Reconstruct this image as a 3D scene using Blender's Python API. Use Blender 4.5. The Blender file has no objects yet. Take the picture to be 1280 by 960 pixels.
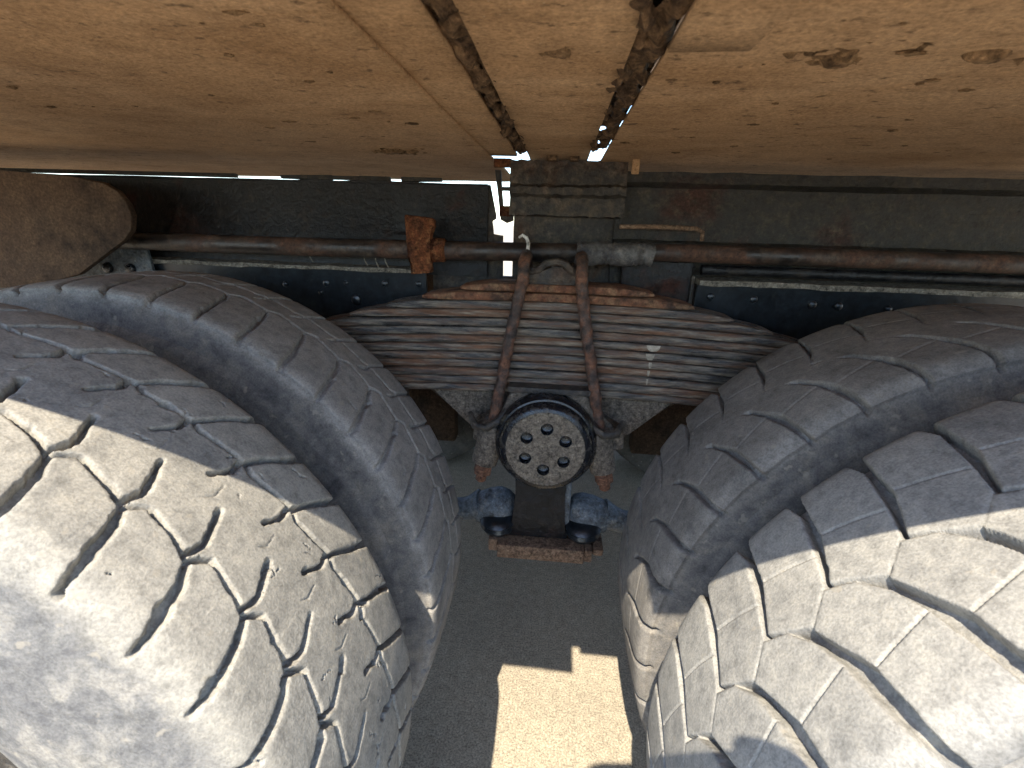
import bpy, bmesh, math, random
import numpy as np
from mathutils import Matrix, Vector

# ------------------------------------------------------------------ camera, world, sun, exposure
sc = bpy.context.scene
col = sc.collection
CAM = np.array([0.005, -0.875, 1.141])
PITCH, YAW, ROLL, FPX = 0.317, 0.0883, 0.030, 609.354          # focal length in pixels of a 1280 wide picture

def cam_axes(p, yw, r):
    cy, sy = math.cos(yw), math.sin(yw)
    f = np.array([-sy, cy, 0.]); rt = np.array([cy, sy, 0.]); up = np.array([0., 0., 1.])
    cp, sp = math.cos(p), math.sin(p)
    f2 = f * cp - up * sp; up2 = up * cp + f * sp
    cr, sr = math.cos(r), math.sin(r)
    return rt * cr + up2 * sr, up2 * cr - rt * sr, f2
RT, UP, FW = cam_axes(PITCH, YAW, ROLL)
cd = bpy.data.cameras.new('camera'); cam = bpy.data.objects.new('camera', cd); col.objects.link(cam)
cam.matrix_world = Matrix(((RT[0], UP[0], -FW[0], CAM[0]), (RT[1], UP[1], -FW[1], CAM[1]), (RT[2], UP[2], -FW[2], CAM[2]), (0, 0, 0, 1)))
cd.sensor_width = 36; cd.sensor_fit = 'HORIZONTAL'; cd.lens = FPX / 1280 * 36
cd.clip_start = 0.01; cd.clip_end = 2000
cd.dof.use_dof = True; cd.dof.focus_distance = 0.8; cd.dof.aperture_fstop = 11
sc.camera = cam

SUN = Vector((0.15, 0.68, -1.0)).normalized()                   # direction in which the light travels
el = math.asin(-SUN.z); to_sun = -SUN
w = bpy.data.worlds.new('World'); sc.world = w; w.use_nodes = True
nt = w.node_tree; bg = nt.nodes['Background']
sky = nt.nodes.new('ShaderNodeTexSky'); sky.sky_type = 'NISHITA'; sky.sun_disc = False
sky.sun_elevation = el; sky.sun_rotation = math.atan2(to_sun.x, to_sun.y)
sky.air_density = 1.0; sky.dust_density = .4; sky.ozone_density = 3
nt.links.new(sky.outputs[0], bg.inputs[0]); bg.inputs[1].default_value = 0.15
sd = bpy.data.lights.new('sun', 'SUN'); sd.energy = 2.8; sd.angle = math.radians(0.5); sd.color = (1, .92, .77)
so = bpy.data.objects.new('sun', sd); col.objects.link(so); so.rotation_euler = SUN.to_track_quat('-Z', 'Y').to_euler()
so.location = (-1, -4, 6)
vs = sc.view_settings; vs.view_transform = 'Standard'; vs.look = 'None'; vs.gamma = 1; vs.use_curve_mapping = False
vs.exposure = 2.1
sc.cycles.max_bounces = 10; sc.cycles.diffuse_bounces = 6; sc.cycles.use_denoising = True

rnd = random.Random(7)

# ------------------------------------------------------------------ noise
def _hash(ix, iy, seed):
    n = (ix * 374761393 + iy * 668265263 + seed * 974634777) & 0x7fffffff
    n = ((n ^ (n >> 13)) * 1274126177) & 0x7fffffff
    return ((n ^ (n >> 16)) & 0xffff) / 65535.0
def vnoise(x, y, seed=0):
    ix = np.floor(x).astype(np.int64); iy = np.floor(y).astype(np.int64)
    fx = x - ix; fy = y - iy
    fx = fx * fx * (3 - 2 * fx); fy = fy * fy * (3 - 2 * fy)
    a = _hash(ix, iy, seed); b = _hash(ix + 1, iy, seed); c = _hash(ix, iy + 1, seed); d = _hash(ix + 1, iy + 1, seed)
    return (a + (b - a) * fx) * (1 - fy) + (c + (d - c) * fx) * fy - 0.5
def fbm(x, y, seed=0, o=3):
    s = 0; a = 1.0
    for k in range(o):
        s = s + a * vnoise(x * 2 ** k, y * 2 ** k, seed + 17 * k); a *= .5
    return s
def sstep(a, b, x):
    t = np.clip((x - a) / (b - a), 0, 1); return t * t * (3 - 2 * t)

# ------------------------------------------------------------------ materials
def new_mat(name):
    m = bpy.data.materials.new(name); m.use_nodes = True
    t = m.node_tree; return m, t, t.nodes, t.links, t.nodes['Principled BSDF']
def ramp(N, L, src, stops):
    r = N.new('ShaderNodeValToRGB'); e = r.color_ramp.elements
    while len(e) < len(stops): e.new(.5)
    for k, (p, c) in enumerate(stops):
        e[k].position = p; e[k].color = (*c, 1) if len(c) == 3 else c
    L.new(src, r.inputs[0]); return r.outputs[0]
def tex(N, L, co, kind='noise', scale=10, detail=6, rough=.6, dist=0, feature=None):
    if kind == 'noise':
        n = N.new('ShaderNodeTexNoise'); n.inputs['Scale'].default_value = scale; n.inputs['Detail'].default_value = detail
        n.inputs['Roughness'].default_value = rough; n.inputs['Distortion'].default_value = dist
    else:
        n = N.new('ShaderNodeTexVoronoi'); n.inputs['Scale'].default_value = scale
        if feature: n.feature = feature
    L.new(co, n.inputs['Vector']); return n.outputs[0]
def mixc(N, L, fac, a, b, mode='MIX'):
    m = N.new('ShaderNodeMix'); m.data_type = 'RGBA'; m.blend_type = mode
    for v, i in ((fac, 0), (a, 6), (b, 7)):
        if isinstance(v, (int, float)): m.inputs[i].default_value = v
        elif isinstance(v, tuple): m.inputs[i].default_value = (*v, 1)
        else: L.new(v, m.inputs[i])
    return m.outputs[2]
G = lambda v: (v, v, v)
def coords(N, L, stretch=(1, 1, 1), per_object=False):
    tc = N.new('ShaderNodeTexCoord'); mp = N.new('ShaderNodeMapping'); mp.inputs['Scale'].default_value = stretch
    L.new(tc.outputs['Object'], mp.inputs['Vector'])
    if per_object:
        oi = N.new('ShaderNodeObjectInfo'); cx = N.new('ShaderNodeCombineXYZ'); ml = N.new('ShaderNodeMath'); ml.operation = 'MULTIPLY'
        ml.inputs[1].default_value = 37.0; L.new(oi.outputs['Random'], ml.inputs[0])
        for k in range(3): L.new(ml.outputs[0], cx.inputs[k])
        L.new(cx.outputs[0], mp.inputs['Location'])
    return mp.outputs[0]
def grime(name, base, rust, dust, rust_at=.55, dust_at=.6, scale=9, dscale=22, rough=(.45, .9), bump=.3, bscale=160, stretch=(1, 1, 1), per_object=False, bdist=.002, spec=.5, speck=.85):
    m, t, N, L, P = new_mat(name)
    co = coords(N, L, stretch, per_object)
    n1 = tex(N, L, co, scale=scale, detail=8, rough=.65, dist=.3); n2 = tex(N, L, co, scale=dscale, detail=8, rough=.7)
    n3 = tex(N, L, co, scale=bscale, detail=4)
    f1 = ramp(N, L, n1, [(rust_at - .06, G(0)), (rust_at + .08, G(1))])
    f2 = ramp(N, L, n2, [(dust_at - .1, G(0)), (dust_at + .12, G(1))])
    c = mixc(N, L, f1, base, rust); c = mixc(N, L, f2, c, dust)
    n4 = tex(N, L, co, scale=bscale * .42, detail=9, rough=.75)
    c = mixc(N, L, speck, c, ramp(N, L, n4, [(.36, G(.18)), (.48, G(.8)), (.58, G(1.1)), (.68, G(1.9))]), 'MULTIPLY')
    c = mixc(N, L, .6, c, ramp(N, L, n3, [(.34, G(.4)), (.66, G(1.35))]), 'MULTIPLY')
    L.new(c, P.inputs['Base Color'])
    rr = N.new('ShaderNodeMapRange'); rr.inputs[3].default_value = rough[0]; rr.inputs[4].default_value = rough[1]
    mx = N.new('ShaderNodeMath'); mx.operation = 'MAXIMUM'; L.new(f1, mx.inputs[0]); L.new(f2, mx.inputs[1])
    L.new(mx.outputs[0], rr.inputs[0]); L.new(rr.outputs[0], P.inputs['Roughness'])
    P.inputs['Specular IOR Level'].default_value = spec
    b = N.new('ShaderNodeBump'); b.inputs['Strength'].default_value = bump; b.inputs['Distance'].default_value = bdist
    ad = N.new('ShaderNodeMath'); ad.operation = 'ADD'; L.new(n3, ad.inputs[0]); L.new(n2, ad.inputs[1])
    L.new(ad.outputs[0], b.inputs['Height']); L.new(b.outputs[0], P.inputs['Normal'])
    return m

def rubber(name, dark, dust, pale, k=1.0, seed=0., at=.45, fleck=(.30, .265, .21), sc1=13, side=None, side_at=.147):
    m, t, N, L, P = new_mat(name)
    tc = N.new('ShaderNodeTexCoord'); mp = N.new('ShaderNodeMapping'); mp.inputs['Location'].default_value = (seed, seed * .7, seed * .3)
    L.new(tc.outputs['Object'], mp.inputs['Vector']); co = mp.outputs[0]
    n1 = tex(N, L, co, scale=sc1, detail=8, rough=.62, dist=.4)
    n2 = tex(N, L, co, scale=70, detail=8, rough=.7)
    n3 = tex(N, L, co, scale=420, detail=4)
    c = ramp(N, L, n1, [(at - .22, dark), (at, dust), (at + .25, pale)])
    if side:
        nb = tex(N, L, co, scale=26, detail=8, rough=.65, dist=.5)
        c2 = ramp(N, L, nb, [(.3, side[0]), (.48, side[1]), (.68, side[2])])
        at_ = N.new('ShaderNodeAttribute'); at_.attribute_name = 'across'
        a1 = N.new('ShaderNodeMath'); a1.operation = 'MULTIPLY_ADD'; a1.inputs[1].default_value = .075; L.new(nb, a1.inputs[0]); L.new(at_.outputs['Fac'], a1.inputs[2])
        mr = N.new('ShaderNodeMapRange'); mr.inputs[1].default_value = side_at + .032; mr.inputs[2].default_value = side_at + .050; L.new(a1.outputs[0], mr.inputs[0])
        c = mixc(N, L, mr.outputs[0], c, c2)
    c = mixc(N, L, .85, c, ramp(N, L, n2, [(.33, G(.62)), (.5, G(.97)), (.66, (1.16, 1.14, 1.1))]), 'MULTIPLY')
    c = mixc(N, L, .6, c, ramp(N, L, n3, [(.35, G(.62)), (.62, G(1.16))]), 'MULTIPLY')
    # pale dried mud flecks
    v = tex(N, L, co, scale=75, detail=3, rough=.4); fl = ramp(N, L, v, [(.68, G(0)), (.73, G(.5))])
    c = mixc(N, L, fl, c, fleck)
    # fine dark scuffs
    mp2 = N.new('ShaderNodeMapping'); mp2.inputs['Scale'].default_value = (60, 260, 60); mp2.inputs['Rotation'].default_value = (.3, .5, .6); L.new(tc.outputs['Object'], mp2.inputs['Vector'])
    sc_ = tex(N, L, mp2.outputs[0], scale=1, detail=4); sf = ramp(N, L, sc_, [(.66, G(0)), (.74, G(.3))])
    c = mixc(N, L, sf, c, dark)
    L.new(c, P.inputs['Base Color']); P.inputs['Roughness'].default_value = .85; P.inputs['Specular IOR Level'].default_value = .3
    b = N.new('ShaderNodeBump'); b.inputs['Strength'].default_value = .5; b.inputs['Distance'].default_value = .0009
    ad = N.new('ShaderNodeMath'); ad.operation = 'ADD'; L.new(n3, ad.inputs[0])
    m2 = N.new('ShaderNodeMath'); m2.operation = 'MULTIPLY'; m2.inputs[1].default_value = 1.8; L.new(n2, m2.inputs[0]); L.new(m2.outputs[0], ad.inputs[1])
    L.new(ad.outputs[0], b.inputs['Height']); L.new(b.outputs[0], P.inputs['Normal'])
    return m

M = {}
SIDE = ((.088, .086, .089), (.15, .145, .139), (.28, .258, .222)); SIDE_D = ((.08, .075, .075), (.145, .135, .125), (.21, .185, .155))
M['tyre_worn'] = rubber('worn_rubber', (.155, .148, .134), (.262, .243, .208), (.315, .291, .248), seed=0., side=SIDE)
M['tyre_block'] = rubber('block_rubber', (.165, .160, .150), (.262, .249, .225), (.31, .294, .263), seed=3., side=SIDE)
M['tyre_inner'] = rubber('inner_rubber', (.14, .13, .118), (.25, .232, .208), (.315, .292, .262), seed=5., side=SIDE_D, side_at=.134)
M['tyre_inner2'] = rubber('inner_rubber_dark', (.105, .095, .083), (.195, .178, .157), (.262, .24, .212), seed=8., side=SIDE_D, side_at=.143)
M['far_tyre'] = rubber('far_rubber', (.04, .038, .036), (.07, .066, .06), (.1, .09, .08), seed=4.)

def mud_panel(name):
    m, t, N, L, P = new_mat(name)
    co = coords(N, L); cs = coords(N, L, (.7, 1, 1))
    big = tex(N, L, cs, scale=5, detail=6, dist=.6); mid = tex(N, L, cs, scale=28, detail=9, rough=.7); fine = tex(N, L, co, scale=330, detail=5)
    c = ramp(N, L, big, [(.28, (.35, .203, .10)), (.48, (.46, .285, .152)), (.7, (.54, .352, .202))])
    c = mixc(N, L, .6, c, ramp(N, L, mid, [(.3, (.55, .5, .46)), (.5, G(1)), (.75, (1.15, 1.12, 1.08))]), 'MULTIPLY')
    c = mixc(N, L, .6, c, ramp(N, L, fine, [(.32, G(.45)), (.5, G(.95)), (.68, G(1.35))]), 'MULTIPLY')
    gr = tex(N, L, co, scale=130, detail=8, rough=.75)
    c = mixc(N, L, .42, c, ramp(N, L, gr, [(.36, G(.5)), (.5, G(.97)), (.6, G(1.12)), (.7, G(1.7))]), 'MULTIPLY')
    sp = tex(N, L, cs, scale=75, detail=5, rough=.6); sf = ramp(N, L, sp, [(.61, G(0)), (.70, G(.8))])
    c = mixc(N, L, sf, c, (.085, .05, .03))
    sp2 = tex(N, L, co, kind='v', scale=120); sf2 = ramp(N, L, sp2, [(.05, G(.55)), (.1, G(0))])
    c = mixc(N, L, sf2, c, (.62, .50, .34))
    L.new(c, P.inputs['Base Color']); P.inputs['Roughness'].default_value = .95; P.inputs['Specular IOR Level'].default_value = .2
    b = N.new('ShaderNodeBump'); b.inputs['Strength'].default_value = .6; b.inputs['Distance'].default_value = .003
    ad = N.new('ShaderNodeMath'); ad.operation = 'ADD'; L.new(fine, ad.inputs[0]); m2 = N.new('ShaderNodeMath'); m2.operation = 'MULTIPLY'; m2.inputs[1].default_value = 2.5
    L.new(gr, m2.inputs[0]); L.new(m2.outputs[0], ad.inputs[1]); L.new(ad.outputs[0], b.inputs['Height']); L.new(b.outputs[0], P.inputs['Normal'])
    return m
M['mud'] = mud_panel('dried_mud')
M['mudclod'] = grime('clodded_mud', (.14, .085, .048), (.07, .044, .028), (.24, .15, .08), rust_at=.5, dust_at=.58, scale=35, dscale=60, rough=(.95, .95), bump=.9, bscale=200, bdist=.004, spec=.15)
M['clump'] = grime('stuck_mud', (.24, .145, .075), (.13, .08, .045), (.34, .215, .115), rust_at=.55, scale=40, dscale=70, rough=(.95, .95), bump=.9, bscale=220, bdist=.004, spec=.15)
M['black'] = grime('oily_black_steel', (.009, .010, .012), (.06, .022, .014), (.05, .04, .03), rust_at=.62, dust_at=.62, scale=7, dscale=30, rough=(.4, .85), bump=.6, bscale=110, bdist=.004, spec=.3)
M['black2'] = grime('crusted_black_steel', (.026, .023, .02), (.085, .048, .028), (.125, .10, .072), rust_at=.56, dust_at=.55, scale=9, dscale=45, rough=(.5, .9), bump=.8, bscale=130, bdist=.004)
M['crust'] = grime('crusted_rail_steel', (.017, .017, .015), (.06, .028, .02), (.075, .064, .046), rust_at=.6, dust_at=.57, scale=6, dscale=45, rough=(.5, .9), bump=.9, bscale=150, bdist=.004)
M['blue'] = grime('blue_black_paint', (.013, .017, .021), (.02, .02, .022), (.06, .06, .055), rust_at=.68, dust_at=.7, scale=8, dscale=40, rough=(.28, .7), bump=.25, bscale=90)
M['bluegrey'] = grime('blue_grey_paint', (.12, .14, .155), (.05, .045, .04), (.24, .23, .2), rust_at=.6, dust_at=.6, scale=25, dscale=60, rough=(.5, .85), bump=.5, bscale=200)
M['rust'] = grime('flaky_rust', (.16, .055, .022), (.07, .026, .014), (.26, .12, .05), rust_at=.52, dust_at=.6, scale=30, dscale=70, rough=(.85, .95), bump=.9, bscale=240, bdist=.004, spec=.2)
M['leaf'] = grime('spring_steel', (.042, .039, .037), (.15, .075, .042), (.27, .225, .17), rust_at=.52, dust_at=.57, scale=26, dscale=60, rough=(.27, .9), bump=.8, bscale=260, stretch=(.22, 1, 2.2), per_object=True, speck=.5, bdist=.002)
M['leaf_rusty'] = grime('rusty_spring_steel', (.17, .07, .036), (.06, .036, .026), (.26, .16, .09), rust_at=.55, dust_at=.56, scale=16, dscale=40, rough=(.7, .95), bump=.8, bscale=190, per_object=True, bdist=.003, spec=.3)
M['bolt'] = grime('rusty_bolt_steel', (.075, .048, .036), (.20, .09, .05), (.014, .012, .011), rust_at=.5, dust_at=.56, scale=30, dscale=55, rough=(.5, .9), bump=.8, bscale=220, bdist=.003)
M['nut'] = grime('orange_rust_nut', (.18, .085, .05), (.10, .055, .038), (.22, .13, .085), scale=50, dscale=90, rough=(.85, .95), bump=.7, bscale=300, spec=.2)
M['capface'] = grime('gritty_hub_face', (.17, .138, .104), (.06, .05, .04), (.26, .215, .16), rust_at=.58, dust_at=.52, scale=60, dscale=110, rough=(.8, .95), bump=.9, bscale=320, bdist=.003, spec=.25)
M['caprim'] = grime('greasy_hub_rim', (.010, .011, .014), (.07, .055, .04), (.10, .085, .065), rust_at=.62, dust_at=.62, scale=14, dscale=60, rough=(.22, .8), bump=.4, bscale=260)
M['saddle'] = grime('gritty_cast_steel', (.13, .105, .082), (.04, .034, .028), (.20, .165, .125), rust_at=.6, dust_at=.5, scale=20, dscale=120, rough=(.75, .95), bump=.9, bscale=300, bdist=.003, spec=.25)
M['tape'] = grime('dusty_wrap', (.11, .105, .10), (.05, .045, .05), (.2, .18, .15), scale=30, dscale=60, rough=(.6, .9), bump=.4, bscale=140, stretch=(1, 1, 1))
M['pipe'] = grime('brown_black_pipe', (.025, .02, .018), (.08, .038, .022), (.09, .065, .045), rust_at=.5, dust_at=.6, scale=8, dscale=30, rough=(.35, .85), bump=.4, bscale=180)
M['plate'] = grime('rust_dusted_plate', (.22, .14, .09), (.11, .07, .048), (.32, .23, .155), scale=25, dscale=70, rough=(.8, .95), bump=.8, bscale=260, spec=.2)
M['white'] = grime('chalky_white', (.7, .68, .62), (.6, .55, .46), (.75, .72, .68), rough=(.7, .8), bump=.2)
M['splash'] = grime('dried_splash', (.34, .30, .235), (.22, .19, .15), (.40, .36, .29), rough=(.9, .95), bump=.2, speck=.2)
M['guard'] = grime('dusty_brown_guard', (.07, .043, .027), (.035, .025, .019), (.10, .064, .04), rust_at=.52, dust_at=.5, scale=7, dscale=18, rough=(.85, .95), bump=.3, bscale=200, spec=.2, speck=.3)
M['darkbeam'] = grime('dark_brown_steel', (.05, .03, .018), (.025, .017, .012), (.075, .048, .028), rough=(.8, .95), bump=.4, spec=.2)  # dark brown tones of the cross beams
M['duststrip'] = grime('dusty_ledge', (.15, .135, .11), (.06, .05, .04), (.24, .215, .175), rust_at=.6, dust_at=.5, scale=30, dscale=60, rough=(.9, .95), bump=.8, bscale=260, spec=.2)
M['body'] = grime('orange_body_paint', (.4, .19, .06), (.3, .16, .07), (.4, .28, .16), rough=(.5, .8))

def asphalt():
    m, t, N, L, P = new_mat('dusty_asphalt')
    co = coords(N, L)
    v = tex(N, L, co, kind='v', scale=150); n = tex(N, L, co, scale=3, detail=8); f = tex(N, L, co, scale=210, detail=8, rough=.75); md = tex(N, L, co, scale=45, detail=6)
    c = ramp(N, L, n, [(.3, (.31, .262, .195)), (.6, (.38, .32, .235))])
    c = mixc(N, L, .75, c, ramp(N, L, f, [(.38, G(.3)), (.5, G(.92)), (.64, G(1.65))]), 'MULTIPLY')
    c = mixc(N, L, .5, c, ramp(N, L, md, [(.3, G(.6)), (.65, G(1.15))]), 'MULTIPLY')
    L.new(c, P.inputs['Base Color']); P.inputs['Roughness'].default_value = .95; P.inputs['Specular IOR Level'].default_value = .25
    b = N.new('ShaderNodeBump'); b.inputs['Strength'].default_value = .6; b.inputs['Distance'].default_value = .003
    ad = N.new('ShaderNodeMath'); ad.operation = 'ADD'; L.new(f, ad.inputs[0]); L.new(md, ad.inputs[1])
    L.new(ad.outputs[0], b.inputs['Height']); L.new(b.outputs[0], P.inputs['Normal'])
    return m
M['asphalt'] = asphalt()

# ------------------------------------------------------------------ mesh helpers
def link(name, me, mat, parent=None, smooth=True):
    o = bpy.data.objects.new(name, me); col.objects.link(o)
    if mat and not me.materials: me.materials.append(mat)
    if parent: o.parent = parent
    if smooth: me.polygons.foreach_set('use_smooth', [True] * len(me.polygons))
    return o
def from_np(name, V, F, mat, parent=None, smooth=True, across=None):
    me = bpy.data.meshes.new(name); nv, nf = len(V), len(F)
    me.vertices.add(nv); me.vertices.foreach_set('co', np.asarray(V, np.float32).ravel())
    me.loops.add(nf * 4); me.loops.foreach_set('vertex_index', np.asarray(F, np.int32).ravel())
    me.polygons.add(nf); me.polygons.foreach_set('loop_start', np.arange(nf, dtype=np.int32) * 4)
    me.update(calc_edges=True)
    if across is not None: me.attributes.new('across', 'FLOAT', 'POINT').data.foreach_set('value', np.asarray(across, np.float32))
    me.validate()
    return link(name, me, mat, parent, smooth)
def from_bm(name, bm, mat, parent=None, bevel=0, seg=2, sharp=35):
    if bevel: bmesh.ops.bevel(bm, geom=list(bm.edges), offset=bevel, segments=seg, affect='EDGES', profile=.6, clamp_overlap=True)
    bmesh.ops.recalc_face_normals(bm, faces=list(bm.faces))
    me = bpy.data.meshes.new(name); bm.to_mesh(me); bm.free()
    o = link(name, me, mat, parent)
    try: me.set_sharp_from_angle(angle=math.radians(sharp))
    except Exception: pass
    return o
def box(name, x0, x1, y0, y1, z0, z1, mat, parent=None, bevel=.003, rough=0., cuts=0):
    bm = bmesh.new(); bmesh.ops.create_cube(bm, size=1)
    for v in bm.verts: v.co = Vector(((x0 + x1) / 2 + v.co.x * (x1 - x0), (y0 + y1) / 2 + v.co.y * (y1 - y0), (z0 + z1) / 2 + v.co.z * (z1 - z0)))
    return from_bm(name, bm, mat, parent, bevel)
def prism(name, pts, y0, y1, mat, parent=None, bevel=.004, seg=2):
    bm = bmesh.new(); a = [bm.verts.new((x, y0, z)) for x, z in pts]; b = [bm.verts.new((x, y1, z)) for x, z in pts]
    bm.faces.new(a); bm.faces.new(b[::-1]); n = len(pts)
    for i in range(n): bm.faces.new((a[i], b[i], b[(i + 1) % n], a[(i + 1) % n]))
    return from_bm(name, bm, mat, parent, bevel, seg)
def sweep(name, sect, x0, x1, mat, parent=None, n=2, wob=0., bevel=0):
    """a (y, z) section swept along X"""
    bm = bmesh.new(); rows = []
    for i in range(n):
        x = x0 + (x1 - x0) * i / (n - 1)
        rows.append([bm.verts.new((x, y + rnd.uniform(-wob, wob), z + rnd.uniform(-wob, wob))) for y, z in sect])
    k = len(sect)
    for i in range(n - 1):
        for j in range(k): bm.faces.new((rows[i][j], rows[i][(j + 1) % k], rows[i + 1][(j + 1) % k], rows[i + 1][j]))
    bm.faces.new(rows[0]); bm.faces.new(rows[-1][::-1])
    return from_bm(name, bm, mat, parent, bevel)
def tube(name, path, rad, mat, parent=None, n=16, cap=True):
    """round bar through points, radius may vary"""
    P = [Vector(p) for p in path]; rads = rad if isinstance(rad, (list, tuple)) else [rad] * len(P)
    bm = bmesh.new(); rings = []; up = None
    for i, p in enumerate(P):
        d = (P[min(i + 1, len(P) - 1)] - P[max(i - 1, 0)]).normalized()
        if up is None:
            up = Vector((0, 0, 1)) if abs(d.z) < .8 else Vector((0, 1, 0))
        s = d.cross(up).normalized(); u = s.cross(d).normalized(); up = u
        rings.append([bm.verts.new(p + (s * math.cos(a) + u * math.sin(a)) * rads[i]) for a in [2 * math.pi * k / n for k in range(n)]])
    for i in range(len(P) - 1):
        for k in range(n): bm.faces.new((rings[i][k], rings[i][(k + 1) % n], rings[i + 1][(k + 1) % n], rings[i + 1][k]))
    if cap: bm.faces.new(rings[0]); bm.faces.new(rings[-1][::-1])
    return from_bm(name, bm, mat, parent)
def lathe(name, prof, c, axis, mat, parent=None, n=48, front=True):
    """prof: (distance along axis, radius)"""
    A = Vector(axis).normalized(); s = A.orthogonal().normalized(); u = A.cross(s); c = Vector(c)
    bm = bmesh.new(); rings = []
    for a, r in prof: rings.append([bm.verts.new(c + A * a + (s * math.cos(t) + u * math.sin(t)) * max(r, 1e-4)) for t in [2 * math.pi * k / n for k in range(n)]])
    for i in range(len(rings) - 1):
        for k in range(n): bm.faces.new((rings[i][k], rings[i][(k + 1) % n], rings[i + 1][(k + 1) % n], rings[i + 1][k]))
    if front: bm.faces.new(rings[0])
    bm.faces.new(rings[-1][::-1])
    return from_bm(name, bm, mat, parent)
def roughen(o, amp, freq, seed=0, axis=None):
    """uneven surface: push vertices about by smooth noise"""
    me = o.data; n = len(me.vertices); co = np.empty(n * 3, np.float32); me.vertices.foreach_get('co', co); co = co.reshape(-1, 3)
    a = fbm(co[:, 0] * freq + 3.1, co[:, 2] * freq + co[:, 1] * freq * .7, seed); b = fbm(co[:, 0] * freq + 9.7, co[:, 2] * freq - co[:, 1] * freq * .6, seed + 5); c = fbm(co[:, 1] * freq + 1.7, co[:, 2] * freq + co[:, 0] * freq * .8, seed + 9)
    co += np.stack([a, b, c], 1) * amp; me.vertices.foreach_set('co', co.ravel()); me.update()
    return o
def empty(name, loc=(0, 0, 0), parent=None):
    o = bpy.data.objects.new(name, None); col.objects.link(o); o.location = loc; o.empty_display_size = .1
    if parent: o.parent = parent
    return o

# ------------------------------------------------------------------ setting: ground
me = bpy.data.meshes.new('ground'); S = 400
me.from_pydata([(-S, -S, 0), (S, -S, 0), (S, S, 0), (-S, S, 0)], [], [(0, 1, 2, 3)])
g = link('ground', me, M['asphalt'], smooth=False); g['kind'] = 'structure'

# ------------------------------------------------------------------ the truck
truck = empty('heavy_truck')
truck['label'] = 'mud-caked heavy truck seen under its body, with tandem twin wheels and leaf spring'
truck['category'] = 'truck'

# --- tyres
R, ZA, XL, XR, TW, TG = .53, .515, -.694, .685, .267, .086
CY_IN, CY_OUT = -TW / 2, -TW - TG - TW / 2
ctrl = np.array([(0, 0), (.06, -.0010), (.10, -.0026), (.120, -.0055), (.131, -.0125), (.138, -.024), (.143, -.043), (.148, -.075), (.151, -.11), (.149, -.16), (.137, -.21), (.118, -.25)])
def catmull(P, k=24):
    Q = np.vstack([2 * P[0] - P[1], P, 2 * P[-1] - P[-2]]); out = []
    for i in range(1, len(Q) - 2):
        for t in np.linspace(0, 1, k, endpoint=False):
            out.append(.5 * (2 * Q[i] + (Q[i + 1] - Q[i - 1]) * t + (2 * Q[i - 1] - 5 * Q[i] + 4 * Q[i + 1] - Q[i + 2]) * t * t + (3 * Q[i] - Q[i - 1] - 3 * Q[i + 1] + Q[i + 2]) * t ** 3))
    out.append(P[-1]); return np.array(out)
PR = catmull(ctrl); PU = np.concatenate([[0], np.cumsum(np.hypot(*np.diff(PR, axis=0).T))])
def profile(u, ts=1.0):
    a = np.abs(u); t = np.interp(a, PU, PR[:, 0]); r = np.interp(a, PU, PR[:, 1])
    e = 1e-3; t2 = np.interp(a + e, PU, PR[:, 0]); r2 = np.interp(a + e, PU, PR[:, 1]); t1 = np.interp(np.maximum(a - e, 0), PU, PR[:, 0]); r1 = np.interp(np.maximum(a - e, 0), PU, PR[:, 1])
    dt, dr = t2 - t1, r2 - r1; ln = np.hypot(dt, dr) + 1e-9
    sg = np.where(u < 0, -1., 1.)
    return sg * t * ts, r, sg * (-dr / ln), dt / ln          # axial, radial offset, normal axial, normal radial

def seg_d(s, t, a, b):
    ax, ay = a; bx, by = b; dx, dy = bx - ax, by - ay
    k = np.clip(((s - ax) * dx + (t - ay) * dy) / (dx * dx + dy * dy + 1e-12), 0, 1)
    return np.hypot(s - ax - k * dx, t - ay - k * dy), k
def line_groove(s, t, pts, w, P):
    """signed distance to a groove line with width per point, repeated every pitch P"""
    best = np.full(s.shape, 9.)
    for o in (-P, 0, P):
        for i in range(len(pts) - 1):
            d, k = seg_d(s, t, (pts[i][0] + o, pts[i][1]), (pts[i + 1][0] + o, pts[i + 1][1]))
            best = np.minimum(best, d - .5 * (w[i] + (w[i + 1] - w[i]) * k))
    return best
def poly_sd(s, t, pts):
    d = np.full(s.shape, 9.); ins = np.zeros(s.shape, bool); n = len(pts)
    for i in range(n):
        a, b = pts[i], pts[(i + 1) % n]
        d = np.minimum(d, seg_d(s, t, a, b)[0])
        c = ((a[1] > t) != (b[1] > t)) & (s < (b[0] - a[0]) * (t - a[1]) / (b[1] - a[1] + 1e-12) + a[0]); ins ^= c
    return np.where(ins, -d, d)
mm = lambda L: [(a / 1000, b) for a, b in L]
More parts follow.
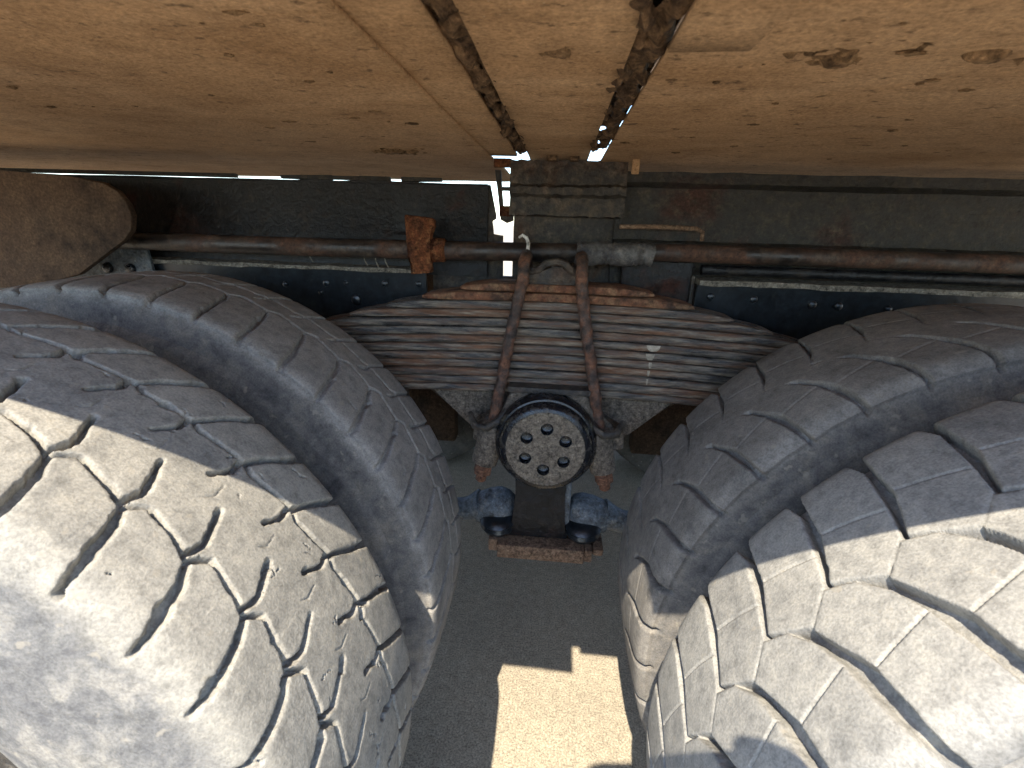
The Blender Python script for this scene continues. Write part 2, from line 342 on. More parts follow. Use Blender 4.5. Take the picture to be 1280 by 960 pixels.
def pat_worn(s, t, P, seed):
    """zigzag rib with hooked slots and shoulder lugs; t runs away from the near edge"""
    q = P / .069
    near = line_groove(s, t, [(a * q, b) for a, b in mm([(0, -.068), (-14, -.055), (-49, -.062), (-69, -.068)])], [.0065, .004, .0045, .0065], P)
    lug = line_groove(s, t, mm([(0, -.068), (-11, -.088), (-21, -.122), (-25, -.146)]), [.0055, .0085, .009, .004], P)
    hook = line_groove(s, t, mm([(15, -.0125), (8, -.028), (0, -.046), (2, -.058), (5, -.064)]), [.0045, .006, .0065, .006, .006], P)
    fz = line_groove(s, t, [((a + .036) * q, b) for a, b in mm([(0, .0535), (15, .0525), (56, .0475), (69, .0535)])], [.006, .0045, .004, .006], P)
    fl = line_groove(s, t, mm([(36, .0535), (20, .085), (1, .121), (-6, .150)]), [.006, .007, .0085, .011], P)
    fh = line_groove(s, t, mm([(40, .052), (37, .036), (47, .0125)]), [.007, .006, .0045], P)
    cut = line_groove(s, t, mm([(30, .012), (27, -.004), (33, -.012)]), [.001, .0018, .0008], P)
    return np.minimum.reduce([near, lug, hook, fz, fl, fh]), cut
def pat_inner(s, t, P, seed):
    near = line_groove(s, t, mm([(0, .0), (-11, -.03), (-20, -.07), (-30, -.122), (-33, -.145)]), [.004, .007, .008, .009, .006], P)
    zig = line_groove(s, t, [(a * P / .069, b) for a, b in mm([(0, .0), (-16, .014), (-22, .010), (-69, .0)])], [.0035, .004, .003, .0035], P)
    fz = line_groove(s, t, [((a + .030) * P / .069, b) for a, b in mm([(0, .062), (20, .055), (69, .062)])], [.0024, .0020, .0022], P)
    fl = line_groove(s, t, mm([(30, .062), (22, .09), (5, .145)]), [.0035, .005, .009], P)
    fh = line_groove(s, t, mm([(30, .062), (33, .045), (42, .03)]), [.0035, .0035, .002], P)
    return np.minimum.reduce([near, zig, fz, fl, fh]), np.full(s.shape, 9.)
POLY = [mm([(374, .160), (418, .160), (427, .1285), (434, .0975), (422, .0385), (412, .0045), (383, -.0205), (341, .004), (362, .056)]),
        mm([(305, -.023), (333, .001), (358, -.009), (376, -.033), (386, -.061), (394, -.105), (402, -.160), (338, -.160), (334, -.115), (330, -.076)])]
def pat_block(s, t, P, seed, grow=0.):
    d = np.full(s.shape, 9.)
    s = s + .30
    for pl in POLY:
        k = P / .0778; q = [(x * k, y) for x, y in pl]
        for o in range(-3, 4): 
            d = np.minimum(d, poly_sd(s, t, [(x + o * P, y) for x, y in q]))
    si = np.minimum(line_groove(s, t, mm([(363, .0555), (395, .047), (423, .038)]), [.0024, .0020, .0022], P), line_groove(s, t, mm([(330, -.077), (360, -.0695), (386, -.062)]), [.0024, .0020, .0022], P))
    for o in (-4, -3, -2, 2, 3, 4):
        si = np.minimum(si, np.minimum(line_groove(s + o * P, t, mm([(363, .0555), (395, .047), (423, .038)]), [.0024, .0020, .0022], P), line_groove(s + o * P, t, mm([(330, -.077), (360, -.0695), (386, -.062)]), [.0024, .0020, .0022], P)))
    return -(d - .0012 - grow), si

def label_regions(mask):
    """connected pieces of a face mask"""
    h, wd = mask.shape; lab = np.zeros(mask.shape, np.int32); cur = 0
    from collections import deque
    for si, sj in zip(*np.nonzero(mask)):
        if lab[si, sj]: continue
        cur += 1; dq = deque([(si, sj)]); lab[si, sj] = cur
        while dq:
            i, j = dq.popleft()
            for a, b in ((i + 1, j), (i - 1, j), (i, j + 1), (i, j - 1)):
                if 0 <= a < h and 0 <= b < wd and mask[a, b] and not lab[a, b]: lab[a, b] = cur; dq.append((a, b))
    return lab, cur

def make_tyre(X, sgn, CY, pat, pitches, phase, depth, mat, ds, label, seed, wear=1., cuts=0, edge=.0014, fine=(-42, 128), flip=1, run=(.150, .168), ts=1.0, sipe=.16, ledge=(.2, 0)):
    P = 2 * math.pi * R / pitches
    def surf(th, u, dep):
        t, r, na, nr = profile(u, ts); rad = R + r - dep * nr
        ax = CY + flip * (t - dep * na)
        return np.stack([X + sgn * rad * np.cos(th), ax, ZA + rad * np.sin(th)], -1)
    def depth_at(th, u, detail=True):
        s = th * R; t = u
        wx = fbm(s * 26, t * 26, seed, 2) * .0028 * wear; wy = fbm(s * 26 + 40, t * 26, seed + 3, 2) * .0028 * wear
        kk = np.floor((s - phase) / P)
        sf = (s - phase) - kk * P + wx; tf = t + wy
        g, si = pat(sf, tf, P, seed)
        chip = (fbm(s * 170, t * 170, seed + 11, 2) * .0016 + np.maximum(fbm(s * 62, t * 62, seed + 21, 2) - .24, 0) * .012) * wear
        g = g - chip
        fade = 1 - sstep(run[0], run[1], np.abs(u))
        d = depth * sstep(edge * .5, -edge, g) * fade
        # rounded block edges
        d = d + .0007 * sstep(.0035, 0, g) * fade
        d = np.maximum(d, depth * sipe * sstep(.0007, -.0007, si) * fade)
        d = d + ledge[1] * sstep(ledge[0] + .004 * fbm(s * 40, t * 12, seed + 44, 3), ledge[0] + .0055, np.abs(u))
        und = fbm(s * 17, t * 17, seed + 31, 2) * .0010 * wear + fbm(s * 130, t * 130, seed + 33, 2) * .00022 * wear
        d = d - und
        rr = random.Random(seed)
        if cuts:
            for _ in range(cuts):
                cs = rr.uniform(0., 1.0); ct = rr.choice([rr.uniform(-.05, .06), rr.uniform(-.13, .13)]); a = rr.gauss(2.2, .7); ln = rr.choice([.004, .006, .009, .016]) * rr.uniform(.6, 1.2); wdt = rr.uniform(.0004, .0012)
                m = (np.abs(s - cs) < .04) & (np.abs(t - ct) < .04)
                if not m.any(): continue
                p1 = (cs + ln * math.cos(a), ct + ln * math.sin(a)); p2 = (p1[0] + rr.uniform(-.008, .008), p1[1] + rr.uniform(-.008, .008))
                js = s[m] + fbm(s[m] * 210, t[m] * 210, 91, 2) * .0042; jt = t[m] + fbm(s[m] * 210, t[m] * 210, 95, 2) * .0042
                dd = np.minimum(seg_d(js, jt, (cs, ct), p1)[0], seg_d(js, jt, p1, p2)[0])
                d[m] = np.maximum(d[m], .004 * sstep(wdt, wdt * .2, dd))
        return d, g
    # fine visible arc
    th = np.arange(math.radians(fine[0]), math.radians(fine[1]), ds / R); u = np.linspace(-.175, .175, int(.35 / ds))
    T, U = np.meshgrid(th, u); D, Gd = depth_at(T, U)
    V = surf(T, U, D).reshape(-1, 3); nu, nth = T.shape
    idx = np.arange(nu * nth).reshape(nu, nth)
    F = np.stack([idx[:-1, :-1], idx[:-1, 1:], idx[1:, 1:], idx[1:, :-1]], -1)
    if sgn * flip < 0: F = F[..., ::-1]
    # outward winding check
    a, b, c = V[F[nu // 2, nth // 2, 0]], V[F[nu // 2, nth // 2, 1]], V[F[nu // 2, nth // 2, 2]]
    if np.dot(np.cross(b - a, c - a), a - np.array([X, a[1], ZA])) < 0: F = F[..., ::-1]
    fm = (.25 * (Gd[:-1, :-1] + Gd[1:, 1:] + Gd[:-1, 1:] + Gd[1:, :-1])) > -edge
    um = np.abs(.5 * (u[:-1] + u[1:])) < min(.140, run[1])
    lab, n = label_regions(fm & um[:, None])
    cnt = np.bincount(lab.ravel(), minlength=n + 1)
    small = np.isin(lab, np.nonzero(cnt < 60)[0]) & (lab > 0); lab[small] = 0
    AU = np.abs(U).ravel()
    ty_V = [V]; ty_F = [F[lab == 0]]; ty_s = [AU]
    blocks = []
    for k in range(1, n + 1):
        if cnt[k] < 60: continue
        f = F[lab == k]; uq, inv = np.unique(f, return_inverse=True)
        blocks.append((V[uq], inv.reshape(-1, 4), AU[uq]))
    # rest of the circumference and the sidewalls, coarser
    off = len(V)
    def add(thv, uv, det):
        nonlocal off
        T2, U2 = np.meshgrid(thv, uv); D2 = depth_at(T2, U2)[0] if det else np.zeros_like(T2)
        if not det:
            D2 = -.0012 * (np.sin((np.abs(U2) - .2) * 190) > .86) * (np.abs(U2) > .2) - .0010 * fbm(T2 * R * 20, U2 * 20, seed + 60, 2)
            D2 = D2 * sstep(.175, .185, np.abs(U2)) + depth_at(T2, U2)[0] * (1 - sstep(.175, .185, np.abs(U2)))
        W = surf(T2, U2, D2).reshape(-1, 3); ii = np.arange(T2.size).reshape(T2.shape) + off
        Q = np.stack([ii[:-1, :-1], ii[:-1, 1:], ii[1:, 1:], ii[1:, :-1]], -1).reshape(-1, 4)
        j = len(Q) // 2; a, b, c = (W[Q[j, i] - off] for i in range(3)); ctr = np.array([X, CY, ZA + 0.0]); ring = np.array([a[0] - X, 0, a[2] - ZA]); ring = ring / np.linalg.norm(ring) * .33
        if np.dot(np.cross(b - a, c - a), a - (ctr + ring)) < 0: Q = Q[:, ::-1]
        ty_V.append(W); ty_F.append(Q); off += len(W)
        ty_s.append(np.abs(U2).ravel())
    cth = np.arange(th[-1], th[0] + 2 * math.pi + .02, .012)
    add(cth, np.linspace(-.175, .175, 60), True)
    full = np.linspace(0, 2 * math.pi, 420)
    for sg in (-1, 1):
        add(full, np.linspace(sg * .175, sg * PU[-1], 46), False)
    Vt = np.vstack(ty_V); Ft = np.vstack([f.reshape(-1, 4) for f in ty_F]); St = np.concatenate(ty_s)
    uq, inv = np.unique(Ft, return_inverse=True)
    o = from_np('tyre', Vt[uq], inv.reshape(-1, 4), mat, truck, across=St[uq])
    o['label'] = label
    for bv, bf, ba in blocks: from_np('tread_block', bv, bf, mat, o, across=ba)
    # rim
    prof = [(-.10, .275), (-.112, .286), (-.105, .262), (-.06, .255), (-.02, .235), (.0, .12), (.01, .05), (.05, .05), (.06, .24), (.10, .262), (.112, .286), (.10, .275)]
    lathe('rim', prof, (X, CY, ZA), (0, flip, 0), M['black2'], truck, 40)
    return o

make_tyre(XL, 1, CY_OUT, pat_worn, 48, .449, .0115, M['tyre_worn'], 0.0012, 'worn dusty outer tyre with zigzag rib, half in sun, left of the spring', 11, wear=1.0, cuts=60)
make_tyre(XR, -1, CY_OUT, pat_block, 43, 0.0, .0145, M['tyre_block'], 0.0012, 'outer tyre with deep hexagonal tread blocks, right of the spring', 23, wear=.28)
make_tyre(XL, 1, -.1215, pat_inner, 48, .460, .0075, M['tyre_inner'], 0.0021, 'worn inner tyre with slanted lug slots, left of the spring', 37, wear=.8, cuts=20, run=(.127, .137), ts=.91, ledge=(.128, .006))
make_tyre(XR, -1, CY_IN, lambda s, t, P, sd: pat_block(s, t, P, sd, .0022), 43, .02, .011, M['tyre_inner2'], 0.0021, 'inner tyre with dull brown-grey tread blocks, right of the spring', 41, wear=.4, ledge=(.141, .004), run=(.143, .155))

# far side inner tyres, seen dark through the gaps under the spring
def plain_tyre(X, CY):
    th = np.linspace(0, 2 * math.pi, 97); u = np.linspace(-PU[-1], PU[-1], 60)
    T, U = np.meshgrid(th, u); t, r, na, nr = profile(U)
    s = T * R; d = .011 * (np.sin(s / .069 * 2 * math.pi + 2.2 * np.sin(U * 30)) > .8) * (np.abs(U) < .15); rad = R + r - d
    V = np.stack([X + rad * np.cos(T), CY + t, ZA + rad * np.sin(T)], -1).reshape(-1, 3)
    ii = np.arange(T.size).reshape(T.shape); F = np.stack([ii[:-1, :-1], ii[1:, :-1], ii[1:, 1:], ii[:-1, 1:]], -1).reshape(-1, 4)
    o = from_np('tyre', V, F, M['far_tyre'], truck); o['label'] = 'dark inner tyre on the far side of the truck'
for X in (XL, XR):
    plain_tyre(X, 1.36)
    tube('axle_housing', [(X, -.52, ZA), (X, .30, ZA), (X, .42, ZA), (X, .6, ZA), (X, .8, ZA), (X, .92, ZA), (X, 1.5, ZA)], [.07, .075, .1, .17, .17, .1, .075], M['black2'], truck, 20)

# --- body over the wheels: floor panels, rib, lip, side
BZ = 1.268
body = box('body_side', -3.2, 3.2, -.64, -.60, BZ + .012, 2.5, M['body'], truck, .006)
box('body_floor', -3.2, 3.2, -.60, 1.94, 1.75, 1.78, M['body'], truck, .004)
def panel(x0, x1, y0, y1, z, lip, seed, name='floor_panel', amp=.0028, corner=0):
    """thin plate seen from below, far edge rolled down by lip"""
    nx = max(4, int((x1 - x0) / .02)); ys = list(np.linspace(y0, y1 - .035, 46)); zs = [z] * len(ys)
    if lip:
        for k in range(1, 9):
            a = k / 8 * math.pi / 2; ys.append(y1 - .035 + .035 * math.sin(a)); zs.append(z - lip * (1 - math.cos(a)))
    else: ys.append(y1); zs.append(z)
    xs = np.linspace(x0, x1, nx); Xg, Yg = np.meshgrid(xs, ys); Zg = np.repeat(np.array(zs)[:, None], nx, 1)
    Zg = Zg + fbm(Xg * 5, Yg * 5, seed, 3) * amp + fbm(Xg * 45, Yg * 45, seed + 3, 2) * .0008
    Yg = Yg + (fbm(Xg * 14, Yg * 0, seed + 8, 3) * .006) * (np.arange(len(ys))[:, None] > len(ys) - 4)
    top = Zg + .005
    V = np.concatenate([np.stack([Xg, Yg, Zg], -1).reshape(-1, 3), np.stack([Xg, Yg, top], -1).reshape(-1, 3)])
    n = Xg.size; ii = np.arange(n).reshape(Xg.shape)
    F = [np.stack([ii[:-1, :-1], ii[1:, :-1], ii[1:, 1:], ii[:-1, 1:]], -1).reshape(-1, 4)]; F.append(F[0][:, ::-1] + n)
    per = np.concatenate([ii[0, :], ii[1:, -1], ii[-1, ::-1][1:], ii[::-1, 0][1:]])
    F.append(np.stack([per[:-1], per[1:], per[1:] + n, per[:-1] + n], -1))
    return from_np(name, V, np.vstack(F), M['mud'], truck)
p = panel(-3.0, -.139, -.715, .72, BZ - .0062, 0, 1); p['label'] = 'wide muddy floor panel over the worn tyres'
panel(-.155, -.088, -.72, .14, BZ - .0032, 0, 2)
panel(-.067, .048, -.655, .24, BZ - .001, 0, 3, amp=.004)['label'] = 'narrow muddy strip between two crusted seams'
panel(.072, .126, -.70, -.47, BZ - .0095, 0, 4)
p = panel(.073, 3.0, -.725, .75, BZ - .0062, 0, 5); p['label'] = 'wide muddy floor panel over the block-tread tyres'
# seam recess plates and clods of mud in the two seams
box('seam_backing', -.094, -.061, -.64, .13, BZ + .0065, BZ + .012, M['mudclod'], truck, .001)
box('seam_backing', .04, .08, -.64, .03, BZ + .030, BZ + .036, M['mudclod'], truck, .001)
box('seam_web', .0715, .0765, -.64, .10, BZ + .0065, BZ + .034, M['mudclod'], truck, .001)
def clods(x, w0, w1, y0, y1, seed, drop=.009, dx=0):
    ys = np.arange(y0, y1, .004); k = np.linspace(-1, 1, 13); Yg, K = np.meshgrid(ys, k)
    f = (Yg - y0) / (y1 - y0); wd = (w0 + (w1 - w0) * f) * (1 + 1.1 * fbm(Yg * 30, K * 0, seed, 3))
    Xg = x + dx * f + K * wd / 2 + fbm(Yg * 26, K * .0 + 3, seed + 2, 3) * .010
    h = np.maximum(fbm(Yg * 38, Xg * 70, seed + 4, 4) + .30, 0) * (1 - K ** 2) ** .6
    Zg = BZ + .003 - h * drop * 2.0
    V = np.stack([Xg, Yg, Zg], -1).reshape(-1, 3); ii = np.arange(Xg.size).reshape(Xg.shape)
    F = np.stack([ii[:-1, :-1], ii[:-1, 1:], ii[1:, 1:], ii[1:, :-1]], -1).reshape(-1, 4)
    return from_np('mud_clod', V, F, M['mudclod'], truck)
clods(-.080, .022, .014, -.62, .115, 51, .007)
clods(-.068, .016, .010, -.62, .10, 52, .005)
clods(.044, .016, .010, -.62, .06, 57, .008, dx=.004)
clods(.064, .022, .016, -.60, .03, 61, .006)
# small dried clumps stuck under the panels
for k in range(70):
    x = rnd.uniform(-.75, .75); y = rnd.uniform(-.55, .10); s = rnd.uniform(.0015, .0045)
    if -.11 < x < -.05 or .03 < x < .09: continue
    bm = bmesh.new(); bmesh.ops.create_icosphere(bm, subdivisions=2, radius=1)
    sx, sy = s * rnd.uniform(1.0, 2.6), s * rnd.uniform(.7, 1.3)
    zb = BZ - .0062 if (x < -.139 or x > .073) else BZ
    for v in bm.verts:
        j = 1 + .45 * math.sin(v.co.x * 5 + k) * math.cos(v.co.y * 4 - k); v.co = Vector((x + v.co.x * sx * j, y + v.co.y * sy * j, zb - .0005 + v.co.z * s * .28 * j))
    from_bm('mud_clump', bm, M['clump'], truck)
# longer scab of mud by the right seam
def scab(x0, x1, y0, y1, seed, z):
    xs = np.arange(x0, x1, .003); ys = np.arange(y0, y1, .003); Xg, Yg = np.meshgrid(xs, ys)
    fx = (Xg - x0) / (x1 - x0) * 2 - 1; fy = (Yg - y0) / (y1 - y0) * 2 - 1
    h = (1 - np.clip(np.hypot(fx, fy), 0, 1)) + fbm(Xg * 75, Yg * 75, seed, 4) * 1.5 - .28
    Zg = z + .002 - np.clip(h, -.2, .8) * .008
    V = np.stack([Xg, Yg, Zg], -1).reshape(-1, 3); ii = np.arange(Xg.size).reshape(Xg.shape)
    F = np.stack([ii[:-1, :-1], ii[1:, :-1], ii[1:, 1:], ii[:-1, 1:]], -1).reshape(-1, 4)
    from_np('mud_scab', V, F, M['clump'], truck)
scab(.150, .245, -.475, -.425, 71, BZ - .0062); scab(.26, .33, -.47, -.44, 73, BZ - .0062); scab(-.03, .02, -.46, -.43, 75, BZ); scab(-.36, -.24, .045, .12, 77, BZ - .0062)

# --- frame rail behind the spring
def rivet(x, y, z, r, parent, mat):
    lathe('rivet', [(0, r), (-.003, r), (-.007, r * .8), (-.009, r * .35)], (x, y, z), (0, 1, 0), mat, parent, 14)
railL = sweep('frame_rail', [(.200, 1.2145), (.200, 1.118), (.196, 1.112), (.196, 1.030), (.206, 1.030), (.206, 1.218), (.190, 1.218), (.190, 1.2145)], -2.2, -.152, M['black'], truck, 40, .0012)
railL['label'] = 'oily black frame rail above the worn tyres'
railR = sweep('frame_rail', [(.200, 1.218), (.200, 1.118), (.190, 1.112), (.190, 1.085), (.204, 1.080), (.204, 1.030), (.210, 1.030), (.210, 1.246), (.178, 1.246), (.176, 1.226), (.188, 1.220)], .112, 2.2, M['crust'], truck, 40, .0012)
railR['label'] = 'crusted dark frame rail above the block-tread tyres'
for a, b in ((-2.2, -.70), (-.60, -.485), (-.425, -.357), (-.335, -.248), (-.53, -.40)):
    roughen(box('spacer', a, b, .196, .205, 1.219, 1.2275, M['crust'], truck, .001), .004, 40)
# flange dust ledges and riveted side plates under the rail
sweep('rail_flange', [(.1955, 1.047), (.160, 1.044), (.160, 1.0352), (.1955, 1.0362)], -2.0, -.286, M['duststrip'], truck, 60, .0016)
plateL = sweep('side_plate', [(.168, 1.035), (.182, .90), (.190, .90), (.176, 1.035)], -2.0, -.280, M['blue'], truck, 12, .0006); plateL['label'] = 'blue-black riveted plate behind the worn tyre'
for x, z, r in ((-.297, 1.012, .0085), (-.372, 1.010, .0085), (-.46, 1.008, .006), (-.505, 1.006, .009), (-.44, .972, .012), (-.60, 1.0, .0075), (-.52, .985, .006)): rivet(x, .176, z, r, plateL, M['blue'])
sweep('rail_flange', [(.2035, 1.049), (.150, 1.045), (.150, 1.0345), (.2035, 1.036)], .286, 2.0, M['duststrip'], truck, 60, .0016)
plateR = sweep('side_plate', [(.158, 1.034), (.180, .88), (.188, .88), (.166, 1.034)], .285, 2.0, M['blue'], truck, 12, .0006); plateR['label'] = 'blue-black riveted plate behind the block-tread tyre'
for x, z, r in ((.315, 1.012, .0085), (.40, 1.010, .0085), (.515, 1.004, .009), (.565, 1.003, .009), (.66, 1.002, .007), (.78, 1.0, .007)): rivet(x, .166, z, r, plateR, M['blue'])
# plates either side of the slit and the hinge bracket
box('web_plate', -.275, -.1995, .210, .218, .93, 1.075, M['black2'], truck, .002)
roughen(sweep('web_plate', [(.212, 1.160), (.212, .98), (.220, .98), (.220, 1.160)], -.098, .30, M['black2'], truck, 30, .001), .002, 20)
pl = roughen(sweep('web_plate', [(.186, 1.075), (.186, .955), (.196, .955), (.196, 1.075)], .135, .276, M['black'], truck, 12, .0015), .002, 30)
box('web_angle', .276, .283, .176, .2, .955, 1.05, M['black2'], truck, .001)
br = sweep('hinge_bracket', [(.168, 1.262), (.164, 1.218), (.156, 1.212), (.156, 1.199), (.168, 1.193), (.166, 1.160), (.190, 1.158), (.200, 1.262)], -.103, .125, M['black2'], truck, 36, .0016)
roughen(br, .003, 24, 4); br['label'] = 'grimy stepped bracket hanging from the body strip'
box('bracket_flap', -.137, -.1035, .170, .178, 1.247, 1.264, M['rust'], truck, .001)
roughen(box('bracket_flap', -.128, -.1035, .205, .213, 1.155, 1.176, M['rust'], truck, .002), .004, 60)
box('bracket_flap', -.1285, -.1035, .19, .196, 1.205, 1.213, M['black2'], truck, .001)
prism('filler_strip', [(-.1395, 1.246), (-.1265, 1.246), (-.1215, 1.190), (-.119, 1.159), (-.098, 1.159), (-.098, 1.147), (-.112, 1.142), (-.126, 1.149), (-.131, 1.190)], .207, .2115, M['black2'], truck, .001)
prism('web_plate', [(-.20, 1.217), (-.1475, 1.217), (-.1345, 1.158), (-.1345, 1.150), (-.143, 1.146), (-.140, 1.119), (-.119, 1.117), (-.116, .95), (-.20, .95)], .2065, .2095, M['black2'], truck, .0008)
prism('filler_strip', [(-.135, 1.085), (-.098, 1.085), (-.098, 1.063), (-.135, 1.066)], .222, .226, M['black2'], truck, .001)
box('hinge_lug', -.032, -.012, .138, .160, 1.258, 1.276, M['mudclod'], truck, .003); box('hinge_lug', .012, .03, .138, .160, 1.258, 1.276, M['mudclod'], truck, .003)
box('hinge_lug', -.012, .012, .150, .160, 1.268, 1.276, M['black'], truck, .001)
box('panel_tab', .128, .142, .130, .136, 1.236, 1.262, M['mud'], truck, .002)
tube('pry_bar', [(.12, .17, 1.142), (.20, .165, 1.144), (.27, .165, 1.142), (.282, .168, 1.136), (.284, .17, 1.12)], .0045, M['plate'], truck, 8)
# --- pipe with clamp and wrapping
rodz = lambda x: 1.089 + .006 * math.sin(x * 2.3)
tube('pipe', [(x, .140, rodz(x)) for x in np.linspace(-1.5, .06, 26)], .0185, M['pipe'], truck, 20)['label'] = 'long dark pipe running along the frame rail'
wr = tube('pipe_wrap', [(x, .136, rodz(x) + .0015 * math.sin(x * 90)) for x in np.linspace(.035, .185, 30)], [.0205 + .0022 * abs(math.sin(i * 1.7)) for i in range(30)], M['tape'], truck, 18)
roughen(wr, .004, 50)
tube('pipe', [(x, .162, 1.094 + .002 * math.sin(x * 3)) for x in np.linspace(.15, 2.0, 26)], .0175, M['pipe'], truck, 18)
tube('pipe', [(x, .168, 1.064) for x in np.linspace(.29, 2.0, 12)], .0105, M['black'], truck, 14)
cl = prism('clamp', [(-.304, 1.150), (-.247, 1.149), (-.244, 1.134), (-.258, 1.118), (-.258, 1.082), (-.250, 1.062), (-.255, 1.041), (-.298, 1.040), (-.296, 1.072), (-.303, 1.10)], .112, .128, M['rust'], truck, .004)
roughen(cl, .008, 45, 3); cl['label'] = 'thick orange-rusted clamp on the pipe'
lathe('clamp_collar', [(0, .019), (0, .025), (.03, .0235), (.034, .019)], (-.262, .140, rodz(-.25)), (1, 0, 0), M['rust'], truck, 20)
tube('cable_tie', [(-.077, .112, 1.117), (-.070, .108, 1.121), (-.062, .106, 1.116), (-.058, .106, 1.106), (-.059, .108, 1.094), (-.0605, .11, 1.082)], [.0025, .003, .0034, .0036, .0036, .0022], M['white'], truck, 8)
for x, l in ((-.365, .020), (-.385, .023), (-.41, .018), (-.53, .014)):
    tube('wire_end', [(x, .155, 1.070), (x + .004, .150, 1.068 - l * .5), (x + .010, .150, 1.066 - l)], .0013, M['duststrip'], truck, 6)

# --- leaf spring
spring = empty('leaf_spring', (0, .08, .8), truck); spring['label'] = 'stack of thirteen rusty steel leaves, shortest on top'
sp_inv = Matrix.Translation((0, -.08, -.8))
SY0, SY1, TH, Z0 = .046, .132, .0168, .817
nleaf = 13
for i in range(nleaf):                      # 0 is the top leaf
    half = min(.182 + .075 * i, .70) if i < 8 else .70
    zt = Z0 + (nleaf - i) * TH; th = TH - (.0022 if i % 3 else .0032)
    jy = rnd.uniform(-.004, .003)
    xs = np.concatenate([np.linspace(-half, -half + .09, 10)[:-1], np.linspace(-half + .09, half - .09, 44), np.linspace(half - .09, half, 10)[1:]])
    bm = bmesh.new(); rows = []
    for x in xs:
        dr = -.085 * x * x + (.0012 if x > 0 else .0) * 0
        e = max(0, (abs(x) - (half - .07)) / .07); tt = th * (1 - .62 * e ** 1.6); yc = .012 * e ** 3
        b = .0011; top = zt - (th - tt) * .85; bot = top - tt
        y0 = SY0 + jy + yc; y1 = SY1 - yc
        pts = [(y0 + b, bot), (y0, bot + b), (y0 - .0002, (bot + top) / 2), (y0, top - b), (y0 + b, top), (y1, top), (y1, bot)]
        rows.append([bm.verts.new((x, yy, zz + dr)) for yy, zz in pts])
    k = 7
    for a in range(len(rows) - 1):
        for j in range(k): bm.faces.new((rows[a][j], rows[a][(j + 1) % k], rows[a + 1][(j + 1) % k], rows[a + 1][j]))
    bm.faces.new(rows[0]); bm.faces.new(rows[-1][::-1])
    bmesh.ops.transform(bm, matrix=sp_inv, verts=bm.verts)
    from_bm('leaf', bm, M['leaf_rusty'] if i in (0, 1) else M['leaf'], spring, sharp=50)
    if i in (6, 7, 8, 9, 10):
        wd = (.026, .017, .006, .005, .004)[i - 6]; xc = .186 + (.004, .0, .002, .001, .0)[i - 6]; zc = zt - th / 2 - .085 * xc * xc
        pts = [(xc - wd / 2, zc + th * .42), (xc + wd / 2, zc + th * .40), (xc + wd * .42, zc - th * .1), (xc + wd * .25, zc - th * .42), (xc - wd * .2, zc - th * .44), (xc - wd * .44, zc - th * .05)]
        o = prism('splash', pts, SY0 + jy - .0008, SY0 + jy + .002, M['splash'], spring, .0002, 1); o.data.transform(sp_inv)
# top pad between the U-bolt crowns
pad = prism('spring_pad', [(-.062, 1.035), (.062, 1.035), (.060, 1.05), (.030, 1.052), (.012, 1.068), (-.010, 1.070), (-.028, 1.056), (-.062, 1.052)], .050, .128, M['black2'], truck, .003); roughen(pad, .003, 40)
tube('pad_rib', [(-.058, .05, 1.058), (-.034, .048, 1.062), (-.02, .046, 1.074), (.0, .046, 1.078), (.016, .046, 1.073), (.03, .048, 1.060), (.05, .05, 1.056)], .007, M['black2'], truck, 10)

# --- U-bolts: near legs lean apart downwards, crown over the pad, far legs behind the spring
def u_bolt(xt, xb, label, dz=0):
    u = empty('u_bolt', (xb, .03, .7), truck); u['label'] = label
    inv = Matrix.Translation((-xb, -.03, -.7))
    yN, yF, r = .026, .152, .0108
    path = [(xb + .000, yN - .004, .676)]
    for k in range(1, 61):
        f = k / 60; path.append((xb + (xt - xb) * f + .0012 * math.sin(f * 6), yN, .676 + (1.045 - .676) * f))
    for k in range(1, 12):
        a = math.pi * k / 12; path.append((xt, (yN + yF) / 2 - (yF - yN) / 2 * math.cos(a), 1.045 + .040 * math.sin(a) ** .8))
    path += [(xt, yF, 1.045), (xt, yF, .86), (xb, yF, .70)]
    o = tube('bolt_rod', path, [r + .0005 * math.sin(i * 2.1) for i in range(len(path))], M['bolt'], u, 22)
    o.data.transform(inv); roughen(o, .0030, 130, 3)
    d = Vector((xt - xb, 0, .37)).normalized()
    n = lathe('nut', [(0, .0), (0, .0185), (.022, .019), (.0235, .016), (.0235, .0)], Vector((xb, yN - .002, .669)), -d, M['nut'], u, 6); n.data.transform(inv)
    for p_ in n.data.polygons: p_.use_smooth = False
    e = lathe('bolt_end', [(.02, .0), (.02, .0118), (.038, .0112), (.041, .008), (.041, 0)], Vector((xb, yN - .002, .669)), -d, M['nut'], u, 14); e.data.transform(inv)
    return u
u_bolt(-.060, -.128, 'rusty U-bolt leaning left over the spring, with a nut below')
u_bolt(.045, .116, 'rusty U-bolt leaning right over the spring, with a nut below')

